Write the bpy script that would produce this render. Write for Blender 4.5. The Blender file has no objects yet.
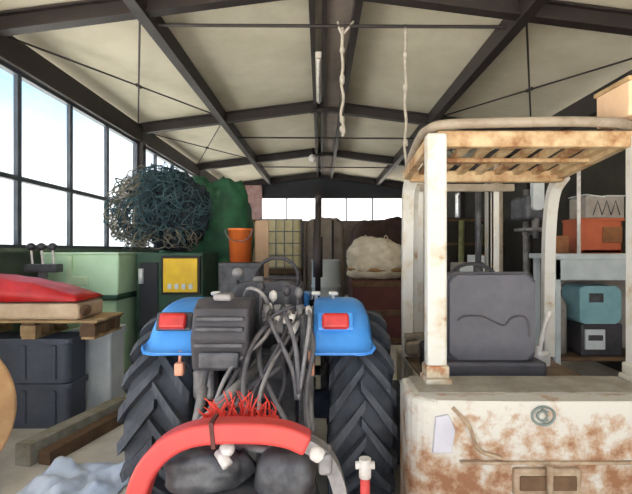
import bpy, bmesh, math, random
from mathutils import Vector, Matrix, noise
random.seed(7)
PI = math.pi
C = bpy.context.scene.collection
S = bpy.context.scene

# ------------------------------------------------------------------ camera
F = 460.0
cam = bpy.data.cameras.new('camera')
cam.sensor_width = 36.0
cam.lens = F * 36.0 / 632.0
cam.shift_x = -4 / 632.0
cam.shift_y = 3 / 632.0
cam.clip_end = 300
camo = bpy.data.objects.new('camera', cam)
C.objects.link(camo)
camo.location = (0, 0, 1.6)
camo.rotation_euler = (PI / 2, 0, 0)
S.camera = camo

# ------------------------------------------------------------------ world, sun, exposure
w = bpy.data.worlds.new('sky')
S.world = w
w.use_nodes = True
nt = w.node_tree
nt.nodes.clear()
tc = nt.nodes.new('ShaderNodeTexCoord')
sep = nt.nodes.new('ShaderNodeSeparateXYZ')
nz = nt.nodes.new('ShaderNodeTexNoise')
nz.inputs['Scale'].default_value = 3.0
nz.inputs['Detail'].default_value = 4.0
ma = nt.nodes.new('ShaderNodeMath'); ma.operation = 'MULTIPLY_ADD'
ma.inputs[1].default_value = 0.16; ma.inputs[2].default_value = -0.08
ad = nt.nodes.new('ShaderNodeMath'); ad.operation = 'ADD'
rp = nt.nodes.new('ShaderNodeValToRGB')
e = rp.color_ramp.elements
e[0].position = 0.17; e[0].color = (1.0, 1.0, 1.0, 1)
e[1].position = 0.30; e[1].color = (0.40, 0.63, 0.96, 1)
e2 = rp.color_ramp.elements.new(0.55); e2.color = (0.72, 0.85, 1.0, 1)
bg = nt.nodes.new('ShaderNodeBackground'); bg.inputs['Strength'].default_value = 0.58
wo = nt.nodes.new('ShaderNodeOutputWorld')
L = nt.links.new
L(tc.outputs['Generated'], sep.inputs[0]); L(tc.outputs['Generated'], nz.inputs['Vector'])
L(nz.outputs['Fac'], ma.inputs[0]); L(sep.outputs['Z'], ad.inputs[0]); L(ma.outputs[0], ad.inputs[1])
L(ad.outputs[0], rp.inputs[0]); L(rp.outputs[0], bg.inputs['Color']); L(bg.outputs[0], wo.inputs['Surface'])

sun = bpy.data.lights.new('sun', 'SUN')
sun.energy = 12.0; sun.angle = math.radians(3); sun.color = (1.0, 0.97, 0.92)
suno = bpy.data.objects.new('sun', sun); C.objects.link(suno)
suno.rotation_euler = (math.radians(20), math.radians(8), 0)   # high, from behind the camera

S.view_settings.view_transform = 'Standard'
S.view_settings.look = 'None'
S.view_settings.gamma = 1.0
S.view_settings.use_curve_mapping = False
S.view_settings.exposure = 1.85


# ------------------------------------------------------------------ materials
def lin(c):
    r = []
    for v in c:
        v /= 255.0
        r.append(v / 12.92 if v <= 0.04045 else ((v + 0.055) / 1.055) ** 2.4)
    return (*r, 1)


def mat(name, c1, c2=None, rough=0.6, metal=0.0, scale=6.0, lo=0.4, hi=0.65, bump=0.0, bscale=None, detail=5.0, c3=None):
    m = bpy.data.materials.new(name)
    m.use_nodes = True
    t = m.node_tree
    p = t.nodes['Principled BSDF']
    p.inputs['Roughness'].default_value = rough
    p.inputs['Metallic'].default_value = metal
    co = t.nodes.new('ShaderNodeTexCoord')
    n = t.nodes.new('ShaderNodeTexNoise')
    n.inputs['Scale'].default_value = scale
    n.inputs['Detail'].default_value = detail
    n.inputs['Roughness'].default_value = 0.65
    t.links.new(co.outputs['Object'], n.inputs['Vector'])
    r = t.nodes.new('ShaderNodeValToRGB')
    r.color_ramp.elements[0].position = lo
    r.color_ramp.elements[0].color = lin(c1)
    r.color_ramp.elements[1].position = hi
    if c2 is None:
        c2 = tuple(max(0, v * 0.82) for v in c1)
    r.color_ramp.elements[1].color = lin(c2)
    if c3 is not None:
        x = r.color_ramp.elements.new(min(0.98, hi + 0.08)); x.color = lin(c3)
    t.links.new(n.outputs['Fac'], r.inputs[0])
    t.links.new(r.outputs[0], p.inputs['Base Color'])
    if bump:
        n2 = t.nodes.new('ShaderNodeTexNoise')
        n2.inputs['Scale'].default_value = bscale or scale * 4
        n2.inputs['Detail'].default_value = 4
        t.links.new(co.outputs['Object'], n2.inputs['Vector'])
        b = t.nodes.new('ShaderNodeBump')
        b.inputs['Strength'].default_value = bump
        b.inputs['Distance'].default_value = 0.02
        t.links.new(n2.outputs['Fac'], b.inputs['Height'])
        t.links.new(b.outputs[0], p.inputs['Normal'])
    return m


def glass_mat():
    m = bpy.data.materials.new('window_glass')
    m.use_nodes = True
    t = m.node_tree
    t.nodes.clear()
    o = t.nodes.new('ShaderNodeOutputMaterial')
    mx = t.nodes.new('ShaderNodeMixShader'); mx.inputs[0].default_value = 0.07
    tr = t.nodes.new('ShaderNodeBsdfTransparent'); tr.inputs[0].default_value = (0.95, 0.98, 1, 1)
    gl = t.nodes.new('ShaderNodeBsdfGlossy'); gl.inputs['Roughness'].default_value = 0.08
    t.links.new(tr.outputs[0], mx.inputs[1]); t.links.new(gl.outputs[0], mx.inputs[2])
    t.links.new(mx.outputs[0], o.inputs[0])
    return m


M = {}
M['ceiling'] = mat('ceiling_panel', (212, 204, 184), (196, 188, 166), 0.8, scale=1.2)
M['ridge'] = mat('ridge_sheet', (128, 116, 108), (112, 100, 94), 0.8, scale=2)
M['steel'] = mat('dark_brown_steel', (40, 30, 28), (30, 23, 22), 0.6, scale=5)
M['winframe'] = mat('window_frame_steel', (74, 80, 88), (60, 65, 72), 0.55, scale=5)
M['floor'] = mat('concrete_floor', (206, 200, 190), (182, 174, 162), 0.85, scale=2.5, bump=0.1, c3=(160, 150, 138))
M['yard'] = mat('yard_ground', (184, 180, 172), (166, 162, 154), 0.9, scale=1.0)
M['wall_l'] = mat('painted_wall', (120, 132, 116), (98, 110, 96), 0.85, scale=2)
M['wall_r'] = mat('dark_wall', (62, 58, 50), (46, 44, 40), 0.9, scale=1.5)
M['wall_b'] = mat('back_wall', (140, 124, 112), (116, 100, 90), 0.9, scale=1.5)
M['fascia'] = mat('dark_fascia', (44, 46, 54), (34, 36, 42), 0.7, scale=3)
M['pinkwall'] = mat('pink_plaster', (168, 138, 134), (128, 96, 98), 0.9, scale=4)
M['glass'] = glass_mat()
M['rope'] = mat('white_rope', (186, 178, 166), (160, 150, 138), 0.9, scale=20)
M['lamp'] = mat('lamp_white', (205, 196, 186), (190, 180, 170), 0.4)
M['blue'] = mat('tractor_blue', (72, 150, 228), (54, 130, 212), 0.35, scale=4, hi=0.75)
M['red_lamp'] = mat('red_lens', (196, 52, 46), (172, 40, 38), 0.25, scale=10)
M['amber'] = mat('amber_lens', (222, 160, 130), (208, 140, 110), 0.3)
M['rubber'] = mat('dusty_rubber', (78, 82, 90), (54, 57, 64), 0.8, scale=5, bump=0.15)
M['lug'] = M['rubber']
M['black'] = mat('black_plastic', (70, 67, 72), (50, 48, 53), 0.5, scale=5)
M['dmetal'] = mat('oily_dark_metal', (92, 92, 96), (52, 52, 57), 0.5, 0.3, scale=8)
M['gmetal'] = mat('grey_metal', (150, 146, 146), (104, 102, 104), 0.5, 0.3, scale=8)
M['hose'] = mat('grey_hose', (104, 101, 104), (76, 73, 78), 0.55, scale=10)
M['wmetal'] = mat('worn_white_metal', (225, 220, 216), (190, 184, 180), 0.5, scale=12)
M['coral'] = mat('coral_red_paint', (200, 68, 62), (186, 60, 62), 0.45, scale=5, hi=0.7)
M['bristle'] = mat('red_bristle', (236, 78, 60), (206, 60, 50), 0.6)
M['cream'] = mat('rusty_cream_paint', (200, 193, 178), (186, 172, 148), 0.6, scale=5.5, lo=0.46, hi=0.56, bump=0.1, detail=8, c3=(158, 104, 66))
M['cweight'] = mat('rusty_counterweight_paint', (194, 190, 182), (168, 138, 112), 0.65, scale=8.0, lo=0.45, hi=0.57, bump=0.2, detail=12, c3=(138, 94, 64))
_t = M['cweight'].node_tree                     # wear is heavier low on the casting
_n = [n for n in _t.nodes if n.type == 'TEX_NOISE'][0]
_r = [n for n in _t.nodes if n.type == 'VALTORGB'][0]
_c = [n for n in _t.nodes if n.type == 'TEX_COORD'][0]
_s = _t.nodes.new('ShaderNodeSeparateXYZ')
_m = _t.nodes.new('ShaderNodeMapRange')
_m.inputs['From Min'].default_value = 0.88; _m.inputs['From Max'].default_value = 0.55
_m.inputs['To Min'].default_value = -0.07; _m.inputs['To Max'].default_value = 0.105
_a = _t.nodes.new('ShaderNodeMath'); _a.operation = 'ADD'
_t.links.new(_c.outputs['Object'], _s.inputs[0]); _t.links.new(_s.outputs['Z'], _m.inputs['Value'])
_t.links.new(_n.outputs['Fac'], _a.inputs[0]); _t.links.new(_m.outputs[0], _a.inputs[1]); _t.links.new(_a.outputs[0], _r.inputs[0])
M['creampost'] = mat('cream_post_paint', (196, 194, 188), (184, 174, 156), 0.55, scale=6, lo=0.5, hi=0.62, detail=7, c3=(150, 104, 70))
M['rusttan'] = mat('rusty_tan_paint', (190, 166, 130), (160, 126, 88), 0.6, scale=7, lo=0.4, hi=0.56, detail=7, c3=(130, 86, 52))
M['guard'] = mat('guard_tube_paint', (150, 138, 122), (128, 114, 98), 0.6, scale=9)
M['deck'] = mat('worn_deck', (158, 152, 142), (132, 124, 112), 0.7, scale=7)
M['slotrim'] = mat('worn_casting', (172, 152, 128), (140, 114, 90), 0.7, scale=14, detail=8)
M['emblem'] = mat('emblem_grey', (120, 132, 126), (104, 114, 108), 0.5)
M['patch'] = mat('lavender_white_patch', (190, 188, 198), (178, 176, 188), 0.6, scale=8)
M['seatgrey'] = mat('grey_vinyl', (80, 79, 88), (70, 69, 78), 0.55, scale=6, bump=0.08)
M['cabfloor'] = mat('brown_floor', (126, 106, 88), (96, 78, 64), 0.8, scale=6)
M['palegreen'] = mat('pale_green_paint', (200, 234, 198), (184, 222, 184), 0.5, scale=3)
M['palegreen2'] = mat('pale_green_lid', (206, 232, 196), (188, 218, 180), 0.5, scale=3)
M['dgreen'] = mat('dark_green_paint', (46, 82, 62), (36, 62, 50), 0.6, scale=4)
M['tarp'] = mat('green_tarp', (48, 112, 76), (34, 82, 58), 0.65, scale=3, bump=0.3, bscale=8)
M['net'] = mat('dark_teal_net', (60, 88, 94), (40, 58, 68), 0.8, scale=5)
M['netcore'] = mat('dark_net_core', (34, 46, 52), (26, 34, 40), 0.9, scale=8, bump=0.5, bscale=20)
M['net2'] = mat('grey_green_twine', (128, 122, 108), (84, 86, 80), 0.8, scale=6)
M['yellow'] = mat('yellow_panel', (242, 200, 30), (226, 180, 24), 0.5, scale=4)
M['orange'] = mat('orange_plastic', (226, 116, 54), (210, 100, 44), 0.45, scale=4)
M['redcover'] = mat('red_plastic', (206, 34, 36), (178, 24, 30), 0.4, scale=4)
M['beige'] = mat('beige_board', (214, 190, 160), (196, 168, 138), 0.8, scale=6)
M['wood'] = mat('pallet_wood', (176, 148, 108), (140, 112, 78), 0.85, scale=6)
M['dwood'] = mat('dark_wood', (110, 84, 60), (84, 62, 44), 0.85, scale=6)
M['spool'] = mat('spool_wood', (206, 164, 116), (184, 142, 98), 0.8, scale=5)
M['crate'] = mat('dark_slate_plastic', (78, 84, 98), (64, 70, 82), 0.6, scale=4)
M['palegrey'] = mat('pale_grey_plastic', (212, 218, 220), (196, 202, 206), 0.55, scale=4)
M['timber'] = mat('grey_timber', (156, 150, 134), (124, 118, 100), 0.9, scale=8)
M['film'] = mat('bluish_film', (206, 216, 232), (188, 200, 218), 0.3, scale=4)
M['ibc'] = mat('ibc_plastic', (244, 228, 180), (228, 210, 162), 0.5, scale=4)
M['tan'] = mat('tan_board', (220, 186, 152), (200, 166, 134), 0.8, scale=4)
M['browntarp'] = mat('brown_tarp', (88, 64, 56), (68, 50, 46), 0.8, scale=3, bump=0.3, bscale=6)
M['sack'] = mat('cream_sack', (236, 226, 206), (214, 200, 174), 0.85, scale=5, bump=0.3, bscale=9)
M['strap'] = mat('ochre_strap', (176, 134, 84), (150, 110, 66), 0.8)
M['dred'] = mat('dark_red_crate', (96, 46, 40), (76, 36, 32), 0.7, scale=4)
M['greytaupe'] = mat('taupe_sheet', (164, 150, 138), (140, 128, 118), 0.8, scale=3)
M['benchblue'] = mat('pale_blue_grey_steel', (196, 204, 208), (178, 188, 194), 0.5, scale=4)
M['terracotta'] = mat('terracotta_plastic', (186, 96, 62), (166, 82, 52), 0.55, scale=4)
M['teal'] = mat('pale_teal_enamel', (140, 182, 190), (122, 166, 176), 0.4, scale=4)
M['greybox'] = mat('grey_cardboard', (160, 152, 144), (138, 130, 122), 0.8, scale=5)
M['polegreen'] = mat('pale_green_pole', (150, 154, 110), (124, 128, 90), 0.6, scale=8)
M['brown'] = mat('brown_card', (142, 94, 58), (120, 76, 46), 0.8)
M['bark'] = M['dwood']


# ------------------------------------------------------------------ mesh helpers
class MB:
    def __init__(s):
        s.bm = bmesh.new()

    def box(s, x0, x1, y0, y1, z0, z1, bev=0.0, rot=None, pivot=None, seg=2):
        r = bmesh.ops.create_cube(s.bm, size=1.0)
        vs = r['verts']
        c = Vector(((x0 + x1) / 2, (y0 + y1) / 2, (z0 + z1) / 2))
        for v in vs:
            v.co = Vector((v.co.x * (x1 - x0), v.co.y * (y1 - y0), v.co.z * (z1 - z0))) + c
        if bev:
            es = list({e for v in vs for e in v.link_edges})
            rb = bmesh.ops.bevel(s.bm, geom=es, offset=bev, segments=seg, profile=0.5, affect='EDGES')
            vs = list({v for f in rb['faces'] for v in f.verts} | {v for v in vs if v.is_valid})
        if rot is not None:
            p = Vector(pivot) if pivot else c
            for v in vs:
                v.co = rot @ (v.co - p) + p
        return s

    def bar(s, p0, p1, wx, wz, up=(0, 0, 1)):
        """rectangular bar from p0 to p1; wx across, wz along 'up'"""
        p0, p1 = Vector(p0), Vector(p1)
        d = (p1 - p0).normalized()
        u = Vector(up)
        a = d.cross(u).normalized()
        u = a.cross(d).normalized()
        v = []
        for p in (p0, p1):
            for sx, sz in ((-1, -1), (1, -1), (1, 1), (-1, 1)):
                v.append(s.bm.verts.new(p + a * sx * wx / 2 + u * sz * wz / 2))
        for q in ((3, 2, 1, 0), (4, 5, 6, 7), (0, 1, 5, 4), (1, 2, 6, 5), (2, 3, 7, 6), (3, 0, 4, 7)):
            s.bm.faces.new([v[i] for i in q])
        return s

    def cyl(s, p0, p1, r0, r1=None, n=16):
        return s.tube([p0, p1], [r0, r0 if r1 is None else r1], n)

    def tube(s, pts, r, n=8, closed=False, caps=True):
        pts = [Vector(p) for p in pts]
        k = len(pts)
        rr = r if isinstance(r, (list, tuple)) else [r] * k
        rings = []
        up = None
        for i, p in enumerate(pts):
            if closed:
                d = (pts[(i + 1) % k] - pts[i - 1])
            else:
                d = pts[min(i + 1, k - 1)] - pts[max(i - 1, 0)]
            if d.length < 1e-9:
                d = Vector((0, 0, 1))
            d.normalize()
            if up is None:
                up = Vector((0, 0, 1)) if abs(d.z) < 0.9 else Vector((1, 0, 0))
            a = d.cross(up)
            if a.length < 1e-6:
                a = d.cross(Vector((0, 1, 0)))
            a.normalize()
            b = a.cross(d).normalized()
            up = b
            rings.append([s.bm.verts.new(p + (a * math.cos(2 * PI * j / n) + b * math.sin(2 * PI * j / n)) * rr[i]) for j in range(n)])
        m = k if closed else k - 1
        for i in range(m):
            A, B = rings[i], rings[(i + 1) % k]
            for j in range(n):
                f = s.bm.faces.new((A[j], A[(j + 1) % n], B[(j + 1) % n], B[j]))
                f.smooth = n > 6
        if caps and not closed:
            s.bm.faces.new(rings[0][::-1]); s.bm.faces.new(rings[-1])
        return s

    def flat(s, pts, wid, thk, side):
        """a flat strap bent along pts: 'wid' along the side vector, thk across"""
        pts = [Vector(p) for p in pts]
        sd = Vector(side).normalized()
        k = len(pts)
        rings = []
        for i, p in enumerate(pts):
            d = (pts[min(i + 1, k - 1)] - pts[max(i - 1, 0)]).normalized()
            nrm = d.cross(sd).normalized()
            rings.append([s.bm.verts.new(p + sd * a * wid / 2 + nrm * b * thk / 2) for a, b in ((-1, -1), (1, -1), (1, 1), (-1, 1))])
        for A, B in zip(rings, rings[1:]):
            for j in range(4):
                s.bm.faces.new((A[j], A[(j + 1) % 4], B[(j + 1) % 4], B[j]))
        s.bm.faces.new(rings[0][::-1]); s.bm.faces.new(rings[-1])
        return s

    def lathe(s, origin, axis, prof, n=40):
        """prof: list of (along axis, radius); open ends with radius 0 are capped by themselves"""
        o = Vector(origin); ax = Vector(axis).normalized()
        a = ax.orthogonal().normalized(); b = ax.cross(a)
        rings = []
        for h, r in prof:
            if r < 1e-5:
                rings.append([s.bm.verts.new(o + ax * h)])
            else:
                rings.append([s.bm.verts.new(o + ax * h + (a * math.cos(2 * PI * j / n) + b * math.sin(2 * PI * j / n)) * r) for j in range(n)])
        for A, B in zip(rings, rings[1:]):
            for j in range(n):
                q = [A[j % len(A)], A[(j + 1) % len(A)], B[(j + 1) % len(B)], B[j % len(B)]]
                q = list(dict.fromkeys(q))
                if len(q) > 2:
                    f = s.bm.faces.new(q); f.smooth = True
        return s

    def lump(s, c, r, e=2.0, amp=0.08, freq=2.0, seed=0.0, sub=5, zmin=None):
        """a superellipsoid body with lumps"""
        ret = bmesh.ops.create_icosphere(s.bm, subdivisions=sub, radius=1.0)
        c = Vector(c)
        for v in ret['verts']:
            d = v.co.normalized()
            k = (abs(d.x) ** e + abs(d.y) ** e + abs(d.z) ** e) ** (-1.0 / e)
            nn = noise.noise(d * freq + Vector((seed, seed * 1.7, 3.1)))
            nn += 0.5 * noise.noise(d * freq * 2.3 + Vector((seed * 2, 1.3, seed)))
            k *= 1 + amp * nn
            v.co = c + Vector((d.x * r[0] * k, d.y * r[1] * k, d.z * r[2] * k))
            if zmin is not None and v.co.z < zmin:
                v.co.z = zmin
        for f in s.bm.faces:
            f.smooth = True
        return s

    def prism(s, outline, z0, z1, axis='z', bev=0.0, seg=3):
        """extrude an outline (u,v) along an axis: z -> (u,v,z), x -> (z,u,v), y -> (u,z,v)"""
        def mk(u, v, h):
            return {'z': (u, v, h), 'x': (h, u, v), 'y': (u, h, v)}[axis]
        A = [s.bm.verts.new(mk(u, v, z0)) for u, v in outline]
        B = [s.bm.verts.new(mk(u, v, z1)) for u, v in outline]
        n = len(A)
        fs = [s.bm.faces.new(A[::-1]), s.bm.faces.new(B)]
        for i in range(n):
            s.bm.faces.new((A[i], A[(i + 1) % n], B[(i + 1) % n], B[i]))
        if bev:
            es = list({e for f in fs for e in f.edges})
            bmesh.ops.bevel(s.bm, geom=es, offset=bev, segments=seg, profile=0.5, affect='EDGES')
        return s

    def build(s, name, m, parent=None, smooth=None):
        off = Vector((0, 0, 0))
        p = parent
        while p is not None:
            off = off + p.location
            p = p.parent
        bmesh.ops.recalc_face_normals(s.bm, faces=s.bm.faces)
        origin = Vector((0, 0, 0))
        if parent is None and len(s.bm.verts):
            xs = [v.co for v in s.bm.verts]
            origin = Vector(((min(v.x for v in xs) + max(v.x for v in xs)) / 2, (min(v.y for v in xs) + max(v.y for v in xs)) / 2, min(v.z for v in xs)))
        for v in s.bm.verts:
            v.co -= off + origin
        me = bpy.data.meshes.new(name)
        s.bm.to_mesh(me); s.bm.free()
        if smooth is not None:
            for f in me.polygons:
                f.use_smooth = smooth
        me.materials.append(M[m] if isinstance(m, str) else m)
        o = bpy.data.objects.new(name, me)
        C.objects.link(o)
        if parent is None:
            o.location = origin
        o.parent = parent
        return o


def tag(o, label=None, cat=None, group=None, kind=None):
    if label: o['label'] = label
    if cat: o['category'] = cat
    if group: o['group'] = group
    if kind: o['kind'] = kind
    return o


def thing(name, loc, label, cat, group=None):
    o = bpy.data.objects.new(name, None)
    o.empty_display_size = 0.1
    C.objects.link(o)
    o.location = loc
    return tag(o, label, cat, group)


def struct(o):
    o['kind'] = 'structure'
    return o


def arc(cx, cy, r, a0, a1, n):
    return [(cx + r * math.cos(math.radians(a0 + (a1 - a0) * i / n)), cy + r * math.sin(math.radians(a0 + (a1 - a0) * i / n))) for i in range(n + 1)]


def rrect(x0, x1, y0, y1, r, n=5):
    return arc(x1 - r, y1 - r, r, 0, 90, n) + arc(x0 + r, y1 - r, r, 90, 180, n) + arc(x0 + r, y0 + r, r, 180, 270, n) + arc(x1 - r, y0 + r, r, 270, 360, n)


def spline(pts, n=8):
    """Catmull-Rom through pts"""
    P = [Vector(p) for p in pts]
    P = [P[0] * 2 - P[1]] + P + [P[-1] * 2 - P[-2]]
    out = []
    for i in range(1, len(P) - 2):
        for k in range(n):
            t = k / n
            a, b, c, d = P[i - 1], P[i], P[i + 1], P[i + 2]
            out.append(0.5 * ((2 * b) + (c - a) * t + (2 * a - 5 * b + 4 * c - d) * t * t + (3 * b - a - 3 * c + d) * t ** 3))
    out.append(P[-2])
    return out


# ------------------------------------------------------------------ the shed
XL, XR, Y0, Y1 = -3.4, 3.95, -2.0, 16.6
SL = 0.13


def rz(x):                      # height of the rafter line over x
    return 4.28 - SL * abs(x)


struct(MB().box(-40, 40, -30, 60, -0.3, -0.1).build('ground', 'yard'))
struct(MB().box(XL - 0.2, XR + 0.2, Y0 - 0.2, Y1 + 0.2, -0.1, 0.0).build('floor', 'floor'))

b = MB()
for xa, xb in ((XL - 0.35, 0), (0, XR + 0.35)):
    za, zb = rz(xa) + 0.13, rz(xb) + 0.13
    vs = [b.bm.verts.new(p) for p in ((xa, Y0 - 0.2, za), (xb, Y0 - 0.2, zb), (xb, Y1 + 0.3, zb), (xa, Y1 + 0.3, za),
                                      (xa, Y0 - 0.2, za + 0.08), (xb, Y0 - 0.2, zb + 0.08), (xb, Y1 + 0.3, zb + 0.08), (xa, Y1 + 0.3, za + 0.08))]
    for q in ((0, 1, 2, 3), (7, 6, 5, 4), (0, 4, 5, 1), (1, 5, 6, 2), (2, 6, 7, 3), (3, 7, 4, 0)):
        b.bm.faces.new([vs[i] for i in q])
struct(b.build('ceiling', 'ceiling'))

FR = (0.8, 4.64, 8.6, 12.6)
for y in FR + (16.45,):
    b = MB()
    for xa in (XL, XR):
        for dz, ww, hh in ((-0.065, 0.13, 0.025), (0.10, 0.13, 0.025), (0.02, 0.03, 0.17)):
            b.bar((xa, y, rz(xa) + dz), (0, y, rz(0) + dz), ww, hh)
    b.box(-0.18, 0.18, y - 0.05, y + 0.05, rz(0.2) - 0.09, rz(0) - 0.02)      # ridge gusset
    struct(b.build('rafter_beam', 'steel'))
    for xa in (XL + 0.05, XR - 0.05):
        struct(MB().box(xa - 0.07, xa + 0.07, y - 0.07, y + 0.07, 0, rz(xa) - 0.1).build('wall_pillar', 'steel'))
# purlins running along the shed
for x, ww, hh in ((-1.8, 0.12, 0.2), (2.06, 0.12, 0.2), (-0.09, 0.06, 0.16), (0.05, 0.05, 0.14), (0.40, 0.08, 0.2)):
    struct(MB().box(x - ww / 2, x + ww / 2, Y0, Y1, rz(x) + 0.1 - hh, rz(x) + 0.11).build('purlin_beam', 'steel'))
struct(MB().box(0.06, 0.38, Y0, Y1, rz(0.3) + 0.03, rz(0.3) + 0.06).build('ridge_trim', 'ridge'))
for x in (XL + 0.02, XR - 0.02):
    struct(MB().box(x - 0.08, x + 0.08, Y0, Y1, rz(x) - 0.24, rz(x) + 0.06).build('eave_beam', 'steel'))
# thin bracing rods in the plane of the roof
k = 0
for ya, yb in ((4.6, 8.6), (8.6, 12.6)):
    for xa, xb in ((XL, -1.8), (XR, 2.06)):
        b = MB()
        b.tube([(xa, ya, rz(xa)), (xb, yb, rz(xb) + 0.02)], 0.012, 6)
        b.tube([(xb, ya, rz(xb)), (xa, yb, rz(xa) + 0.02)], 0.012, 6)
        b.tube([((xa + xb) / 2, (ya + yb) / 2 - 0.08, rz((xa + xb) / 2)), ((xa + xb) / 2, (ya + yb) / 2 + 0.08, rz((xa + xb) / 2) + 0.02)], 0.025, 6)
        k += 1
        struct(b.build('trim_%d' % k, 'steel'))
for y in (4.95, 9.9, 13.4):
    k += 1
    struct(MB().tube([(-1.8, y, 4.02), (2.06, y, 4.0)], 0.018, 6).build('trim_%d' % k, 'steel'))

# wall on the window side
struct(MB().box(XL - 0.15, XL, 3.1, Y1, 0, 1.58).build('wall_left', 'wall_l'))  # stops short; the unseen gap is added to let in more daylight
struct(MB().box(XL - 0.18, XL + 0.16, 3.1, 16.3, 1.58, 1.62).build('window_sill', 'wall_l'))
bays = ((3.1, 4.64, (4.1,)), (4.8, 8.52, (5.18, 6.26, 7.34)), (8.68, 12.52, (9.5, 10.58, 11.66)), (12.68, 16.3, (13.5, 14.6, 15.5)))  # last bay is out of sight, added to brighten the far end
for i, (ya, yb, mul) in enumerate(bays):
    b = MB()
    x0, x1 = XL - 0.05, XL + 0.03
    b.box(x0, x1, ya, yb, 1.62, 1.66); b.box(x0, x1, ya, yb, 3.56, 3.62)
    b.box(x0, x1, ya, yb, 2.375, 2.43)
    for y in mul:
        b.box(x0 + 0.02, x1 - 0.01, y - 0.035, y + 0.035, 1.62, 3.62)
    b.box(x0, x1, ya, ya + 0.04, 1.62, 3.62); b.box(x0, x1, yb - 0.04, yb, 1.62, 3.62)
    wf = struct(b.build('window_%d' % (i + 1), 'winframe'))
    ys = (ya + 0.04,) + mul + (yb - 0.04,)
    for p, q in zip(ys, ys[1:]):
        for za, zb in ((1.66, 2.375), (2.43, 3.56)):
            MB().box(XL - 0.015, XL - 0.009, p + 0.03, q - 0.03, za, zb).build('pane', 'glass', wf)

# wall on the bench side, with one small window far along it
struct(MB().box(XR, XR + 0.15, Y0, 12.7, 0, 3.8).box(XR, XR + 0.15, 13.35, Y1, 0, 3.8).box(XR, XR + 0.15, 12.7, 13.35, 0, 2.56)
       .box(XR, XR + 0.15, 12.7, 13.35, 3.2, 3.8).build('wall_right', 'wall_r'))
b = MB().box(XR - 0.02, XR + 0.05, 12.66, 12.72, 2.54, 3.22).box(XR - 0.02, XR + 0.05, 13.33, 13.39, 2.54, 3.22)
b.box(XR - 0.02, XR + 0.05, 12.66, 13.39, 2.52, 2.57).box(XR - 0.02, XR + 0.05, 12.66, 13.39, 3.19, 3.24)
wf = struct(b.build('window_5', 'wmetal'))
MB().box(XR + 0.01, XR + 0.016, 12.72, 13.33, 2.57, 3.19).build('pane', 'glass', wf)

# back gable: low wall, open strip, dark fascia
struct(MB().box(XL, XR, Y1, Y1 + 0.2, 0, 2.66).build('wall_back', 'wall_b'))
b = MB()
b.prism([(XL, 3.47), (XR, 3.47), (XR, rz(XR) + 0.1), (0, rz(0) + 0.1), (XL, rz(XL) + 0.1)], Y1, Y1 + 0.15, 'y')
struct(b.build('wall_back_fascia', 'fascia'))
struct(MB().box(XL, -2.08, Y1 - 0.25, Y1, 0, 3.9).build('wall_back_pier', 'pinkwall'))
struct(MB().box(-0.16, 0.06, Y1 - 0.3, Y1 - 0.1, 0, 3.8).build('back_pillar', 'steel'))
for x in (-1.2, 0.95, 1.9):
    struct(MB().box(x - 0.02, x + 0.02, Y1 + 0.02, Y1 + 0.06, 2.66, 3.47).build('mullion_trim', 'winframe'))

# ------------------------------------------------------------------ things under the roof
t = thing('tube_lamp', (-0.02, 6.8, 4.0), 'long pale tube lamp fixed beneath the ridge beams', 'ceiling lamp')
MB().box(-0.06, 0.02, 5.9, 7.7, 4.07, 4.15, 0.01).build('housing', 'lamp', t)
MB().cyl((-0.02, 5.95, 4.05), (-0.02, 7.65, 4.05), 0.018).build('tube', 'wmetal', t)
t = thing('bulb_lamp', (-0.2, 12.4, 4.1), 'small round white lamp hanging at the third rafter near the ridge', 'ceiling lamp')
MB().lathe((-0.2, 12.45, 4.24), (0, 0, -1), [(0, 0.0), (0, 0.05), (0.06, 0.06), (0.06, 0.0)], 16).cyl((-0.2, 12.45, 4.24), (-0.2, 12.45, 4.36), 0.02).build('socket', 'steel', t)
MB().lathe((-0.2, 12.45, 4.18), (0, 0, -1), [(0, 0.05), (0.05, 0.1), (0.12, 0.12), (0.19, 0.08), (0.22, 0.0)], 20).build('bulb', 'wmetal', t)


def hanging_rope(x, y, ztop, zbot, knots, label, wob, tail):
    o = MB()
    n = 24
    pts = [(x + wob * math.sin(i * 0.9) * (i / n), y + 0.01 * math.cos(i), ztop + (zbot - ztop) * i / n) for i in range(n + 1)]
    o.tube(pts, 0.016, 8)
    for kz in knots:
        o.lump((x + 0.0, y, kz), (0.03, 0.03, 0.045), 2, 0.2, 2, kz, 2)
    if tail:
        o.tube([(x, y, ztop - 0.12), (x + 0.05, y, ztop - 0.06), (x + 0.12, y, ztop + 0.03)], 0.014, 8)
        o.tube([(x, y, ztop - 0.12), (x - 0.03, y, ztop - 0.05), (x - 0.05, y, ztop + 0.03)], 0.014, 8)
    return tag(o.build('hanging_rope', 'rope'), label, 'rope', 'ropes hanging from the roof')


hanging_rope(0.24, 4.95, 4.03, 2.82, (3.45, 3.42, 3.0, 2.9, 3.75), 'knotted white rope with a forked top, hanging close to the ridge beams', 0.02, True)
hanging_rope(0.92, 4.95, 4.03, 2.4, (3.7, 3.35, 2.75), 'plain straight white rope hanging just above the forklift roof corner', 0.012, False)


# ------------------------------------------------------------------ tractor
TX = -0.335
TY = 3.0
tr = thing('tractor', (TX, TY, 0), 'blue tractor with big lugged tyres, seen from behind, red lamps on its fenders', 'tractor')


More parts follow.
